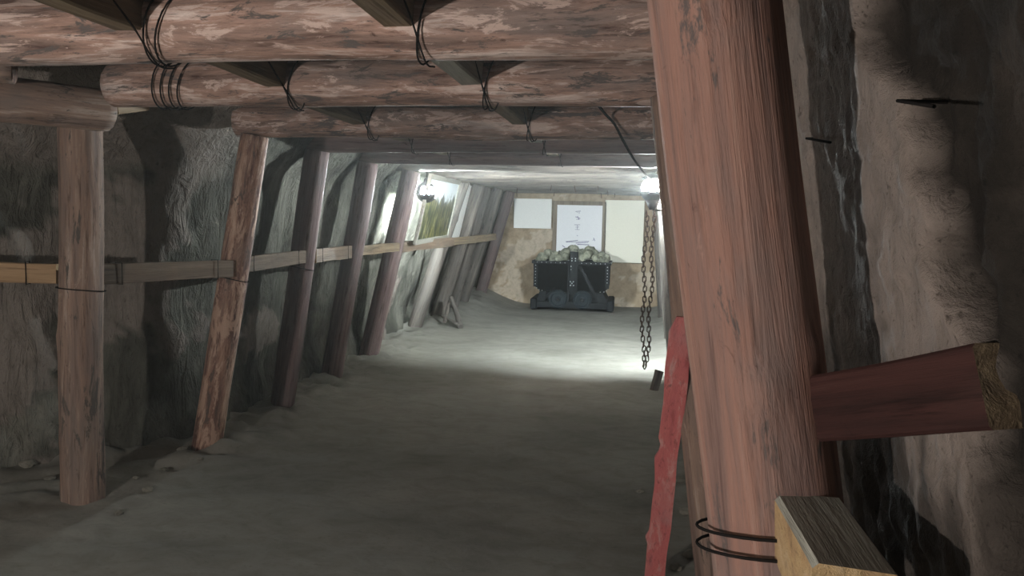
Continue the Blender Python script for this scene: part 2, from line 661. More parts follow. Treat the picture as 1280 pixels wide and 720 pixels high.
# ------------------------------------------------------------------ right wall
BIG_TOP, BIG_BOT = Vector((.137, 1.55, 2.01)), Vector((.305, 1.55, .925))
LEAN_R = (BIG_TOP.x - BIG_BOT.x) / (BIG_TOP.z - BIG_BOT.z)         # negative: top leans inwards
NR = Vector((1, 0, -LEAN_R))
CR = NR.dot(Vector((.42, 0, 2.01)))
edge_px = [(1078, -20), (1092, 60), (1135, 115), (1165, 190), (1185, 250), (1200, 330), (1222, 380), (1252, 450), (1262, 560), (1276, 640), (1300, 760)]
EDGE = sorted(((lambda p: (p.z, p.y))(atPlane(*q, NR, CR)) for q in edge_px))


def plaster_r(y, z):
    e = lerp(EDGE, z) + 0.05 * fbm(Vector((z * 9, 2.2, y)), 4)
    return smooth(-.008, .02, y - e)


def right_wall(y, z):
    x = (CR + LEAN_R * z)
    x += 0.16 * smooth(3.5, 8.0, y)
    p = plaster_r(y, z)
    o = 0.03 * fbm(Vector((y * 1.1, z * 1.1, 21.0)), 3) + 0.008 * fbm(Vector((y * 7, z * 6, 2.0)), 4) + 0.007 * fbm(Vector((y * 26, z * 20, 6.0)), 4)
    o += 0.03 * p
    o += (1 - p) * (0.03 * fbm(Vector((y * 9, z * 4, 12.0)), 5) - .03)
    low = smooth(1.25, .85, z)
    o += low * 0.025 * fbm(Vector((y * 16, z * 6, 30.0)), 4)
    cove = max(0.0, z - 2.15)
    o += 1.0 * cove ** 1.3
    return (x - o, y, z)


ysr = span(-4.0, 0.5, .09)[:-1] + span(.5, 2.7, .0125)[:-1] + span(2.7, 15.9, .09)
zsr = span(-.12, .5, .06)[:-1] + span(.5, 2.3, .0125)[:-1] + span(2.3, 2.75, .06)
tag(grid_mesh('wall_right', ysr, zsr, right_wall, R_RIGHT, lambda y, z: plaster_r(y, z) * (1 - .85 * smooth(1.42, 1.12, z + .25 * fbm(Vector((y * 8, z * 2, 1)), 3))), flip=False), kind='structure')  # plaster colour fades low down, painting in the shade on the lower wall

# ------------------------------------------------------------------ ceiling, far wall, wall behind the camera
tag(grid_mesh('ceiling', span(-5.6, 1.5, .08), span(-4, 15.9, .08),
              lambda x, y: (x, y, 2.50 + .09 * fbm(Vector((x * 1.3, y * 1.3, 7)), 4)), R_CEIL, flip=True), kind='structure')
Y_FAR = 15.35


def crack_patch(x, z):
    f = fbm(Vector((x * 1.6 + 4, z * 2.2, 3.1)), 4, .7)
    return smooth(.02, .05, f - .1 + .35 * math.exp(-((x + .15) / .5) ** 2 - ((z - .62) / .22) ** 2) - .3 * smooth(.9, 1.3, z))


tag(grid_mesh('wall_back', span(-3.9, 1.4, .04), span(-.1, 2.75, .04),
              lambda x, z: (x, Y_FAR - .03 * fbm(Vector((x, z, 2)), 4) - .015 * crack_patch(x, z) - .10 * smooth(.3, 0, z), z), R_FAR, crack_patch), kind='structure')
tag(grid_mesh('wall_front', span(-5.6, 1.5, .12), span(-.1, 2.75, .12),
              lambda x, z: (x, -3.7 + .1 * fbm(Vector((x, z, 5)), 4), z), R_CEIL, flip=True), kind='structure')

# ------------------------------------------------------------------ uprights on the left
POST_LABELS = [
    'upright pink-brown log post nearest the camera on the left, wire-tied handrail',
    'flaking striped log post, second along the left wall, leaning inwards',
    'dark reddish log post with pale foot, third along the left wall',
    'thick purplish log post, fourth along the left wall',
    'purplish log post just before the left lamp, fifth along the left wall',
    'grey log post carrying the forest picture board, sixth along the left wall',
    'grey log post just beyond the white panel, with dead branches at its foot',
    'grey weathered log post, second from the far wall on the left',
    'pinkish log post standing right against the far wall on the left',
]
posts = []
for i, ((b, t, Y, r0, r1, mat), (B, Tp), lab) in enumerate(zip(POSTS, LINES, POST_LABELS)):
    top = Tp if i else B + (Tp - B) * ((2.06 - B.z) / (Tp.z - B.z))
    dirv = (top - B).normalized()
    o = log('timber_post', B - dirv * .05, top, r0, r1, 11 + i * 3, mat, rough=.07 if mat is W_FLAKE else .05)
    posts.append(tag(o, lab, 'post', 'log posts along the left wall'))
bpy.context.view_layer.update()

# extra pole close behind the seventh post, towards the wall
B, Tp = post_line((566, 384), (607, 240), 12.95)
tag(log('timber_post', B, Tp, .085, .08, 77, W_GREY), 'thin grey log post wedged close between two thicker ones', 'post', 'log posts along the left wall')

# ------------------------------------------------------------------ uprights on the right
up = (BIG_TOP - BIG_BOT).normalized()
big = log('timber_post', BIG_BOT - up * .935, BIG_BOT + up * 1.19, .136, .118, 5, W_BIG, rough=.035, bend=.02, seg=48, step=.025, knots=5)
tag(big, 'massive reddish log post leaning close to the camera on the right', 'post')
RIGHT = [((.445, 3.35), (.155, 3.35), .10, W_POST, 'brown log post mostly hidden behind the massive right post'),
         ((.555, 8.25), (.335, 8.25), .105, W_GREY, 'grey log post that carries the right lamp bracket'),
         ((.62, 11.1), (.42, 11.1), .10, W_GREY, 'log post on the right, beyond the lamp'),
         ((.62, 13.6), (.42, 13.6), .10, W_GREY, 'log post on the right nearest the far wall'),
         ((.66, .30), (.34, .30), .115, W_POST, 'log post on the right just beside the camera')]
rposts = []
for k, ((bx, by), (tx, ty), r, m, lab) in enumerate(RIGHT):
    rposts.append(tag(log('timber_post', (bx, by, -.03), (tx, ty, 2.115), r * 1.03, r * .97, 40 + k, m), lab, 'post'))

# ------------------------------------------------------------------ cross beams
BEAMS = [  # Y, x left, x right, radius, material, z centre, label
    (2.56, -2.75, .30, .112, W_BEAM, 2.214, 'thick pink-brown log beam nearest the camera across the roof'),
    (3.64, -2.52, .32, .108, W_BEAM, 2.212, 'pink-brown roof beam with a coil of wire at its left end'),
    (5.10, -2.62, .36, .104, W_BEAM, 2.212, 'roof beam resting on the flaking second post'),
    (6.22, -2.68, .38, .102, W_LILAC, 2.212, 'roof beam resting on the third left post'),
    (7.50, -2.68, .40, .102, W_LILAC, 2.212, 'roof beam resting on the fourth left post'),
    (8.78, -2.66, .42, .102, W_GREY, 2.212, 'roof beam over the fifth left post and right lamp'),
    (9.90, -2.6, .45, .100, W_GREY, 2.205, 'grey roof beam just past the two lamps'),
    (11.1, -2.55, .46, .098, W_GREY, 2.195, 'grey roof beam over the picture board'),
    (12.2, -2.55, .48, .098, W_GREY, 2.190, 'grey roof beam with nail stubs, third from the far wall'),
    (13.5, -2.65, .48, .098, W_GREY, 2.190, 'grey roof beam, second from the far wall'),
    (14.8, -2.7, .50, .098, W_GREY, 2.180, 'grey roof beam nearest the posters on the far wall'),
]
beams = []
for k, (Y, xa, xb, r, m, z, lab) in enumerate(BEAMS):
    dz = .012 * (1 if k % 2 else -1)
    o = log('overhead_log', (xa, Y + .01, z - dz * .3), (xb, Y - .01, z + dz * .3), r * .98, r * 1.02, 60 + k, m, rough=.045, knots=4, bend=.018)
    beams.append(tag(o, lab, 'log', 'log beams across the roof'))
bpy.context.view_layer.update()


def beam_ring(k, x, r_extra=.006, skew=.03, thick=.0035, name='binding_wire', mat=M_WIRE):
    Y, xa, xb, r, m, z, lab = BEAMS[k]
    R = r * 1.03 + r_extra
    pts = [(x + skew * math.sin(a), Y + R * math.cos(a), z + R * math.sin(a)) for a in [2 * math.pi * i / 28 for i in range(28)]]
    return tube(name, pts, thick, mat, beams[k], 5, True)


# spacer struts between the beams, two rows
STRUTS = [(-1.635, W_STRUT), (-.72, W_STRUT)]
for row, (sx, sm) in enumerate(STRUTS):
    prevY = 1.0
    for k in range(0, 8):
        Y = BEAMS[k][0]
        x = sx - (.12 if (row == 0 and k >= 2) else 0) + .01 * ((k * 7) % 3 - 1)
        h = .13
        zb = 2.185
        m = W_STRUT_PALE if (row == 1 and k in (1, 3)) or (row == 0 and k == 5) else sm
        ya = prevY + (.10 if k else 0)
        o = timber('spacer_strut', (x, ya, zb + h / 2), (x + .004, Y - .082, zb + h / 2), .10, h, 90 + k + row * 20, m, Vector((0, 0, 1)), end=sm)
        rowname = ('left row', 'right row')[row]
        ordn = ('first', 'second', 'third', 'fourth', 'fifth', 'sixth', 'seventh', 'eighth')[k]
        tag(o, f'squared spacer timber wedged between roof beams, {ordn} from camera in the {rowname}', 'strut', 'spacer timbers between the roof beams')
        prevY = Y
        if k < 5:                                # tie wire: loop around the beam and a slanting strand from the strut
            rr = BEAMS[k][3]
            beam_ring(k, x + .075, thick=.0032)
            zt = zb + .02
            tube('tie_wire', bez([(x + .052, Y - .28, zb + h * .6), (x + .06, Y - .16, zb - .0), (x + .075, Y - .055, 2.212 - rr - .012), (x + .08, Y + .04, 2.212 - rr - .010)], 8), .0032, M_WIRE, beams[k], 5)
        if k in (1, 2):
            tube('tie_wire', bez([(x + .055, Y - .2, zb + .03), (x + .07, Y - .10, zb - .04), (x + .10, Y - .03, 2.212 - rr - .012), (x + .16, Y - .09, zb + .05)], 8), .003, M_WIRE, beams[k], 5)

for q in range(4):                               # coil on the second beam's left end
    beam_ring(1, -2.235 + q * .045, skew=.02 + .006 * q, thick=.004)
beam_ring(0, -1.52, skew=.05)
# nail stubs under the far beams
for k, xs_ in ((8, (-1.2, -.85, -.5)), (9, (-1.9, -.4)), (10, (-2.2, -2.1, -1.4, -.55, -.3))):
    Y, xa, xb, r, m, z, lab = BEAMS[k]
    for j, x in enumerate(xs_):
        tube('nail', [(x, Y - .06, z - r * .7), (x + .02 * (j % 2), Y - .14, z - r - .05 - .02 * (j % 2))], .006, M_RUST, beams[k], 5)

# logs at the left end of the near beams
pa, pb = atY(133, 135, 3.86), atY(-70, 116, 3.2)
pa.z -= .02
o = log('cap_log', pb, pa, .105, .105, 33, W_POST, bend=.01, end=W_POST)
tag(o, 'short dark log lying on top of the nearest left post', 'log')
pa, pb = atY(18, 88, 3.35), atY(-120, 72, 3.15)
tag(log('sawn_log', pb, pa, .068, .066, 35, W_POST, bend=.008, end=W_FLAKE), 'thin sawn-off log poking in at the upper left edge', 'log')
o = timber('wedge_block', atY(137, 132, 4.0), atY(176, 128, 4.25), .10, .09, 36, W_PLANK, Vector((0, 0, 1)))
tag(o, 'small pale wooden wedge beside the log on the nearest left post', 'wedge')

# ------------------------------------------------------------------ handrail boards on the left
RAIL = [((-120, 336, 3.72), (72, 342, 3.98), .112, W_PLANK, 'orange-brown handrail board left of the nearest post'),
        ((122, 343, 4.10), (289, 336, 4.93), .112, W_PLANK_GREY, 'brown handrail board between the first and second left posts'),
        ((300, 331, 5.14), (379, 321, 6.06), .105, W_PLANK_GREY, 'greenish handrail board between the second and third left posts'),
        ((392, 320, 6.30), (437, 315, 7.35), .115, W_PLANK_GREY, 'pale green handrail board between the third and fourth left posts'),
        ((445, 314, 7.50), (497, 308.5, 8.62), .095, W_STRUT, 'yellowish handrail board ending at the fifth left post'),
        ((500, 309, 8.85), (566, 302, 11.0), .12, W_PLANK_GREY, 'grey handrail board below the forest picture board'),
        ((558, 303, 11.2), (619, 296, 13.35), .11, W_STRUT, 'brown handrail board farthest along the left wall')]
for j, (a, b, h, m, lab) in enumerate(RAIL):
    o = timber('handrail_board', atY(*a), atY(*b), .045, h, 120 + j, m, Vector((0, 0, 1)), rough=.008)
    tag(o, lab, 'board', 'handrail boards along the left wall')
    bpy.context.view_layer.update()
    if j < 4:
        A, Bq = atY(*a), atY(*b)
        for f in (.14, .86) if j else (.80,):
            c = A + (Bq - A) * f
            dz = h / 2 + .006
            n = (Bq - A).cross(Vector((0, 0, 1))).normalized() * .03
            tube('binding_wire', [c + n + Vector((0, 0, dz)), c + n * 1.05 - Vector((0, 0, dz)), c - n - Vector((0, 0, dz)), c - n + Vector((0, 0, dz))], .003, M_WIRE, o, 5, True)


def post_wire(post, B, Tp, z, r, skew=.012, thick=.0032, turns=1):
    c = B + (Tp - B) * ((z - B.z) / (Tp.z - B.z))
    ax = (Tp - B).normalized()
    u = ax.cross(Vector((0, 1, 0))).normalized()
    w = ax.cross(u)
    pts = [c + u * r * math.cos(a) + w * r * math.sin(a) + ax * skew * math.sin(a + .5) for a in [2 * math.pi * i / 30 for i in range(30)]]
    return tube('binding_wire', pts, thick, M_WIRE, post, 5, True)


for i, z in ((0, 1.17), (1, 1.165), (2, 1.17)):
    post_wire(posts[i], LINES[i][0], LINES[i][1], z, POSTS[i][3] + .009)
for k, zz in enumerate((1.02, .985)):
    post_wire(big, BIG_BOT, BIG_TOP, zz, .142 + .004 * k, .035)
post_wire(rposts[0], Vector((.445, 3.35, -.03)), Vector((.155, 3.35, 2.115)), 1.08, .112, .03)

# ------------------------------------------------------------------ pieces beside the massive post
# squared stub fixed to the front of the post, pointing at the camera
STUB_F = (atZ(968, 628, 1.12) + atZ(1055, 615, 1.12)) / 2 - Vector((0, 0, .06))
STUB_N = (atZ(1006, 714, 1.12) + atZ(1135, 710, 1.12)) / 2 - Vector((0, 0, .06))
o = timber('timber_block', STUB_N, STUB_F, .12, .12, 200, W_STRUT_PALE, Vector((0, 0, 1)), rough=.008, end=W_PALE_END, step=.04)
for pl in o.data.polygons:
    if abs(pl.normal.x) > .8:
        pl.material_index = 1
tag(o, 'pale squared timber stub on the front of the massive post, low right', 'block')
n = Vector((0, 1, 0))
pa, pb = atY(1040, 508, 1.47), atY(1256, 482, 1.16)
o = timber('timber_block', pa, pb, .08, .12, 210, W_DARKRED, Vector((0, 0, 1)), rough=.008, end=W_STRUT, step=.04)
tag(o, 'dark red squared timber wedged between massive post and right rock wall', 'block')
for (a, b, lab) in (((1122, 126), (1168, 133), 'longer rusty iron pin driven into the right rock wall'), ((1008, 173), (1038, 178), 'short rusty iron pin beside the massive post')):
    p, q = atPlane(*a, NR, CR - .045), atPlane(*b, NR, CR - .06)
    inward = Vector((.10, .02, 0))
    tag(tube('iron_pin', [p + inward, p, q], .003, M_WIRE, None, 6), lab, 'pin')

# red painted plank leaning against the right hand posts
pts = [((820, 722), 3.60), ((829, 640), 3.57), ((838, 560), 3.53), ((846, 480), 3.47), ((852, 398), 3.40)]
base, topp = atY(818, 722, 3.60), atY(853, 396, 3.16)
topp.y = 3.16
V, Fc = [], []
NSEG = 40
for i in range(NSEG + 1):
    t = i / NSEG
    c = base.lerp(topp, t)
    wob = .008 * noise.noise(Vector((t * 5, 1, 1)))
    wl = .045 + .010 * noise.noise(Vector((t * 9, 4, 2))) - (.014 if .50 < t < .56 else 0) + (.012 if .15 < t < .2 else 0)
    wr = .045 + .004 * noise.noise(Vector((t * 7, 8, 2)))
    if t > .95:
        wl *= 1 - (t - .95) * 10
        wr *= 1 - (t - .95) * 7
    for sx, sy in ((-wl, -.014), (wr, -.014), (wr, .014), (-wl, .014)):
        V.append(c - base + Vector((sx + wob, sy, 0)))
for i in range(NSEG):
    for k in range(4):
        a, b = i * 4 + k, i * 4 + (k + 1) % 4
        Fc.append((a, b, b + 4, a + 4))
Fc += [(3, 2, 1, 0), tuple(NSEG * 4 + k for k in range(4))]
o = link('red_plank', V, Fc, W_REDPAINT, None, False, None, base)
tag(o, 'chipped red-painted plank leaning beside the massive right post', 'plank')

# ------------------------------------------------------------------ lamps
def revolve(profile, seg=20):
    V, Fc = [], []
    for r, z in profile:
        for k in range(seg):
            a = 2 * math.pi * k / seg
            V.append((r * math.cos(a), r * math.sin(a), z))
    for i in range(len(profile) - 1):
        for k in range(seg):
            Fc.append((i * seg + k, i * seg + (k + 1) % seg, (i + 1) * seg + (k + 1) % seg, (i + 1) * seg + k))
    Fc.append(tuple(reversed(range(seg))))
    Fc.append(tuple(range((len(profile) - 1) * seg, len(profile) * seg)))
    return V, Fc


def shell(parent, r, az0, az1, el0, el1, name='lamp_hood'):
    """piece of a round sheet-metal shade; angles in degrees, azimuth 0 = +X, 90 = far end of the tunnel"""
    V, Fc = [], []
    nu, nv = max(6, int(abs(az1 - az0) / 7)), 9
    for sh in (r, r + .005):
        for i in range(nu + 1):
            az = math.radians(az0 + (az1 - az0) * i / nu)
            for j in range(nv + 1):
                el = math.radians(el0 + (el1 - el0) * j / nv)
                V.append((sh * math.cos(el) * math.cos(az), sh * math.cos(el) * math.sin(az), sh * math.sin(el)))
    m = (nu + 1) * (nv + 1)
    for i in range(nu):
        for j in range(nv):
            a = i * (nv + 1) + j
            Fc.append((a, a + 1, a + nv + 2, a + nv + 1))
            Fc.append((m + a, m + a + nv + 1, m + a + nv + 2, m + a + 1))
        for a in (i * (nv + 1) + nv, i * (nv + 1)):
            Fc.append((a, m + a, m + a + nv + 1, a + nv + 1))
    return link(name, V, Fc, M_IRON, parent)


def lantern(loc, r, power, label, hang=.16, tint=(.88, .98, 1.0)):
    e = empty('hanging_lamp', loc, label, 'lamp')
    bm = bmesh.new()
    bmesh.ops.create_uvsphere(bm, u_segments=16, v_segments=10, radius=.038)
    from_bm('bulb', bm, emitter('lamp_glow_%d' % power, power, 4 * math.pi * .038 ** 2, tint), e, True)
    bm = bmesh.new()
    bmesh.ops.create_uvsphere(bm, u_segments=20, v_segments=14, radius=r)
    from_bm('glass_globe', bm, M_GLOBE, e, True)
    V, Fc = revolve([(.018, r + .085), (.03, r + .07), (.036, r + .03), (.085, r - .004), (.09, r - .012)])
    link('lamp_cap', V, Fc, M_IRON, e)
    for k in range(5):
        a = 2 * math.pi * k / 5 + .35
        pts = []
        for q in range(13):
            b = math.pi * (.08 + .90 * q / 12)
            rr = (r + .022) * math.sin(b) + .012
            pts.append((rr * math.cos(a), rr * math.sin(a), (r + .022) * math.cos(b)))
        V, Fc = tube_data(pts, .004, 5)
        link('cage_bar', V, Fc, M_IRON, e)
    V, Fc = tube_data([(0, 0, r + .08), (.004, .003, r + .08 + hang / 2), (0, 0, r + .08 + hang)], .005, 6)
    link('lamp_cord', V, Fc, M_WIRE, e)
    return e


LL = atY(533, 241, 9.08)
e = lantern(LL, .085, LAMP_L, 'glowing caged lamp hanging in front of the forest picture board', .12)
shell(e, .112, 178, 358, -89.5, -10)
shell(e, .112, -4, 180, -89.5, -32)
shell(e, .120, 128, 250, -12, 70, 'side_shade')
shell(e, .114, -2, 182, 7, 80, 'added_top_shield')  # added shield on the far side, keeps lamp light off the roof beams
LB = Vector((-2.25, -1.0, 1.36))
lantern(LB, .085, LAMP_B, 'glowing caged lamp hanging behind the camera', .95, (1.0, .93, .87))

# right lamp: flat round opal lamp standing on a bracket tray on the grey post
LR = atY(816, 237, 8.12)
e = empty('bracket_lamp', LR, 'glowing round lamp on an iron bracket on the right, above the chain', 'lamp')
bm = bmesh.new()
bmesh.ops.create_uvsphere(bm, u_segments=16, v_segments=10, radius=.034)
from_bm('bulb', bm, emitter('bracket_glow', LAMP_R, 4 * math.pi * .034 ** 2, LAMP_TINT), e, True)
bm = bmesh.new()
bmesh.ops.create_uvsphere(bm, u_segments=24, v_segments=16, radius=.115)
from_bm('glass_globe', bm, M_GLOBE, e, True)
shell(e, .122, 162, 342, -89.5, -10)
shell(e, .124, -18, 200, 7, 80, 'added_top_shield')  # shield added here too, so the beams beyond stay dimmer
V, Fc = revolve([(.12, .105), (.105, .122), (.05, .145), (.02, .16)])
link('lamp_cap', V, Fc, M_IRON, e)  # cap added above the globe to cut its light on the beams
V, Fc = revolve([(.03, -.20), (.045, -.17), (.075, -.105)])
link('socket_cup', V, Fc, M_IRON, e, loc=(0, -.05, 0))
for x_ in (-.05, 0, .05):
    V, Fc = tube_data([(x_, -.128, -.05), (x_, -.125, .03)], .006, 5)
    link('cage_bar', V, Fc, M_IRON, e)
V, Fc = tube_data([(.01, -.05, -.20), (.12, .0, -.205), (.26, .10, -.19)], .012, 6)
link('bracket_arm', V, Fc, M_IRON, e)

# black supply cable from the beams to the right lamp
pts = bez([atY(745, 128, 4.5), atY(757, 143, 4.88), atY(768, 155, 4.93), atY(779, 176, 5.0), atY(793, 200, 6.0), atY(806, 217, 7.6), atY(816, 226, 8.10)], 8)
tag(tube('power_cable', pts, .008, M_WIRE, None, 6), 'black cable sagging from the roof beams to the right lamp', 'cable')

# chain hanging in a loop from the bracket
chain_top = LR + Vector((-.02, -.06, -.24))
zb = 0.16
e = empty('chain', Vector((chain_top.x, chain_top.y, zb)), 'rusty iron chain hanging doubled below the right lamp', 'chain')
lv, lf = tube_data([(.017 * math.cos(a), 0, .017 * math.sin(a) + (.016 if math.sin(a) > 0 else -.016)) for a in [2 * math.pi * (i + .5) / 12 for i in range(12)]], .0062, 5, True)
link_mesh = None
path = []
H = chain_top.z - zb
for s_ in span(0, 1, .002):
    pass
stp = .050
npts = int(H / stp)
for side in (0, 1):
    for i in range(npts + 1):
        h = H - i * stp
        sp = .016 + .020 * math.sin(math.pi * min(1, h / (H * .55)) * .5) * (1 if h < H * .8 else .8)
        x = (-1 if side == 0 else 1) * sp + .012 * math.sin(i * .5 + side)
        if h < -.001:
            continue
        path.append((x, .012 * math.cos(i * 1.3 + side), h, i % 2))
for (x, y, h, par) in path:
    if link_mesh is None:
        o = link('chain_link', lv, lf, M_RUST, e)
        link_mesh = o.data
    else:
        o = bpy.data.objects.new('chain_link', link_mesh)
        COL.objects.link(o)
        o.parent = e
    o.location = (x, y, h)
    o.rotation_euler = (.1 * math.sin(h * 40), .1 * math.cos(h * 31), (.3 if par else 1.75))
hook = bez([(-.02, 0, 0), (0, 0, -.035), (.02, 0, 0)], 6)
V, Fc = tube_data(hook, .007, 6)
link('chain_link', V, Fc, M_RUST, e)

# small stake on the floor below the chain
p = atZ(817, 486)
o = timber('stake', p + Vector((0, 0, -.02)), p + Vector((.05, .05, .17)), .085, .03, 230, W_GREY, Vector((0, 1, 0)))
tag(o, 'short grey wooden stake stuck in the floor under the chain', 'stake')

# ------------------------------------------------------------------ boards on the left wall
def post_plane_pt(px, py, k=4):
    """point on the slanted plane through the tunnel side of the far left posts"""
    B0, T0 = LINES[4]
    B1, T1 = LINES[5]
    n_ = (T0 - B0).cross(B1 - B0).normalized()
    if n_.x < 0:
        n_ = -n_
    return atPlane(px, py, n_, n_.dot(B0) + .17), n_


def panel(name, corners_px, thick, mats, label, cat):
    """corners: top-left, top-right, bottom-right, bottom-left px, on the slanted post plane"""
    P = [post_plane_pt(*c)[0] for c in corners_px]
    n_ = post_plane_pt(600, 260)[1]
    o0 = P[3].copy()
    return P, n_, o0


P, n_, o0 = panel('x', [(528, 229), (574, 232), (551, 304), (517, 306)], .03, None, '', '')
# picture board: root with frame and print, local axes: x thickness, y along the tunnel, z up the slant
yv = ((P[2] - P[3]) + (P[1] - P[0])).normalized()
zv = (n_.cross(yv))
zv = zv if zv.z > 0 else -zv
W_ = ((P[2] - P[3]).length + (P[1] - P[0]).length) / 2
Hh = ((P[0] - P[3]).length + (P[1] - P[2]).length) / 2
Hh = min(Hh, 0.95)
e = empty('picture_board', o0, 'framed forest picture leaning on the left posts behind the lamp', 'picture')
M4 = Matrix((n_, yv, zv)).transposed().to_4x4()
M4.translation = o0
e.matrix_world = M4
boxes('print', [(0, .012, .05, W_ - .05, .05, Hh - .05)], M_PICTURE, e)
fw = .06
boxes('picture_frame', [(-.012, .025, 0, fw, 0, Hh), (-.012, .025, W_ - fw, W_, 0, Hh), (-.012, .025, fw, W_ - fw, 0, fw), (-.012, .025, fw, W_ - fw, Hh - fw, Hh)], M_FRAME_GREY, e, .004)
o = boxes('white_panel', [(0, .03, 0, .95, 0, Hh * 1.02)], M_WHITE, None, .004)
M5 = M4.copy()
M5.translation = o0 + yv * (W_ + .04)
o.matrix_world = M5
tag(o, 'blank white panel beside the forest picture on the left wall', 'panel')

# ------------------------------------------------------------------ posters on the far wall
def far_rect(x0, y0, x1, y1, Y=Y_FAR - .10):
    a, b = atY(x0, y0, Y), atY(x1, y1, Y)
    return a.x, b.x, b.z, a.z


def board(name, rect, mat, label, cat, Y=Y_FAR - .13, th=.03):
    x0, x1, z0, z1 = rect
    o = boxes(name, [(0, x1 - x0, 0, th, 0, z1 - z0)], mat, None, .004)
    o.location = (x0, Y, z0)
    return tag(o, label, cat)


board('notice_board', far_rect(643, 248, 689, 286), M_WHITE, 'small blank white board at the left of the far wall', 'board')
board('notice_board', far_rect(757, 250, 803, 329), M_CREAM, 'tall blank cream board at the right of the far wall', 'board')
x0, x1, z0, z1 = far_rect(692, 251, 756, 336)
e = empty('framed_poster', (x0, Y_FAR - .13, z0), 'wood-framed poster with vertical lettering behind the ore cart', 'poster')
W_, Hh = x1 - x0, z1 - z0
boxes('poster_sheet', [(.03, W_ - .03, .015, .03, .03, Hh - .03)], M_PAPER, e)
fw = .075
for nm, s in (('frame_stile', (0, fw, 0, .045, 0, Hh)), ('frame_stile', (W_ - fw, W_, 0, .045, 0, Hh)), ('frame_rail', (fw, W_ - fw, 0, .045, Hh - fw, Hh)), ('frame_rail', (fw, W_ - fw, 0, .045, 0, fw))):
    boxes(nm, [s], M_FRAME, e, .005)


def ink(name, strokes):
    """strokes: px line segments on the poster with a width in px"""
    sp = []
    for (ax, ay, bx, by, w) in strokes:
        a, b = atY(ax, ay, Y_FAR - .115), atY(bx, by, Y_FAR - .115)
        sp.append((a, b, w * .0152))
    bm = bmesh.new()
    for a, b, w in sp:
        d_ = (b - a)
        L = d_.length
        ang = math.atan2(d_.z, d_.x)
        r = bmesh.ops.create_cube(bm, size=1)
        for v in r['verts']:
            vx, vz = v.co.x * (L + w), v.co.z * w
            v.co = Vector(((a.x + b.x) / 2 - x0 + vx * math.cos(ang) - vz * math.sin(ang), .0135 + v.co.y * .002, (a.z + b.z) / 2 - z0 + vx * math.sin(ang) + vz * math.cos(ang)))
    return from_bm(name, bm, M_INK, e)


ink('lettering', [(719.5, 264.3, 726, 263.8, .5), (724, 264, 724, 266.8, .5), (721, 265, 722, 265.5, .4)])
ink('lettering', [(719.5, 271, 722, 272, .7), (722, 270.5, 723.5, 274, .8), (723.5, 272.5, 725, 273, .8), (720.5, 274, 724, 274.5, .5)])
ink('lettering', [(718.2, 281, 725, 281, .5), (721.8, 281, 721.6, 286.5, .5), (719.5, 284, 724, 283.8, .4), (719, 286.8, 724.5, 287, .4)])
ink('lettering', [(721.5, 294, 722, 295, .5)])
ink('drawing', [(707.5, 302, 722, 300.5, .8), (708, 302.8, 736, 301.6, .6), (720, 304, 735, 303, .7), (722, 305.5, 736, 306, .9), (742, 297.5, 743.5, 301, .7), (741, 300.5, 743, 299, .5), (703, 307, 706, 309, .8), (737, 308, 744, 312, .6)])

# ------------------------------------------------------------------ ore cart
cb = atZ(713.5, 388.5)
cart = empty('mine_cart', (cb.x, cb.y, floor_z(cb.x, cb.y) + .005), 'blue-black riveted steel mine cart heaped with ore at the far wall', 'cart')
D = .78                                            # depth of the tub
def prism(name, outline, y0, y1, mat, parent, bevel=0):
    bm = bmesh.new()
    a = [bm.verts.new((x, y0, z)) for x, z in outline]
    b = [bm.verts.new((x, y1, z)) for x, z in outline]
    bm.faces.new(a)
    bm.faces.new(b[::-1])
    for i in range(len(a)):
        j = (i + 1) % len(a)
        bm.faces.new((a[j], a[i], b[i], b[j]))
    bmesh.ops.recalc_face_normals(bm, faces=bm.faces)
    if bevel:
        bmesh.ops.bevel(bm, geom=list(bm.edges), offset=bevel, segments=1, affect='EDGES')
    return from_bm(name, bm, mat, parent)


bm = bmesh.new()
outline = [(-.69, .87), (-.67, .44), (-.56, .34), (.56, .34), (.65, .44), (.665, .87)]
for y0_, in ((0,),):
    f0 = [bm.verts.new((x, .0, z)) for x, z in outline]
    f1 = [bm.verts.new((x, D, z)) for x, z in outline]
    bm.faces.new(f0)
    bm.faces.new(f1[::-1])
    for i in range(len(outline) - 1):
        bm.faces.new((f0[i + 1], f0[i], f1[i], f1[i + 1]))
    bmesh.ops.solidify(bm, geom=list(bm.faces), thickness=.012)
from_bm('tub', bm, M_CART, cart)
boxes('tub_rim', [(-.705, .68, -.022, .0, .835, .885), (-.705, .68, D, D + .022, .835, .885), (-.715, -.69, -.022, D + .022, .835, .885), (.665, .69, -.022, D + .022, .835, .885)], M_CARTB, cart, .004)
for x_ in (-.645, .625):
    boxes('corner_strap', [(x_ - .035, x_ + .035, -.012, .0, .42, .84)], M_CARTB, cart, .003)
boxes('centre_post', [(-.035, .105, -.045, -.012, .30, 1.06)], M_CARTB, cart, .005)
boxes('post_flange', [(-.075, -.035, -.06, -.012, .08, .90)], M_CARTB, cart, .004)
prism('brace', [(.12, .80), (.17, .80), (.50, .20), (.44, .20)], -.04, -.012, M_CARTB, cart, .003)
prism('brace', [(-.32, .40), (-.27, .42), (-.48, .20), (-.54, .20)], -.04, -.012, M_CARTB, cart, .003)
boxes('underframe', [(-.66, .70, -.07, -.02, .06, .17), (-.66, .70, D - .02, D + .05, .06, .17), (-.62, -.54, -.02, D, .08, .17), (.54, .62, -.02, D, .08, .17), (-.50, .50, .05, D - .05, .22, .33)], M_CARTB, cart, .006)
prism('end_plate', [(-.56, .34), (-.44, .34), (-.46, .17), (-.62, .17)], -.05, D, M_CARTB, cart, .004)
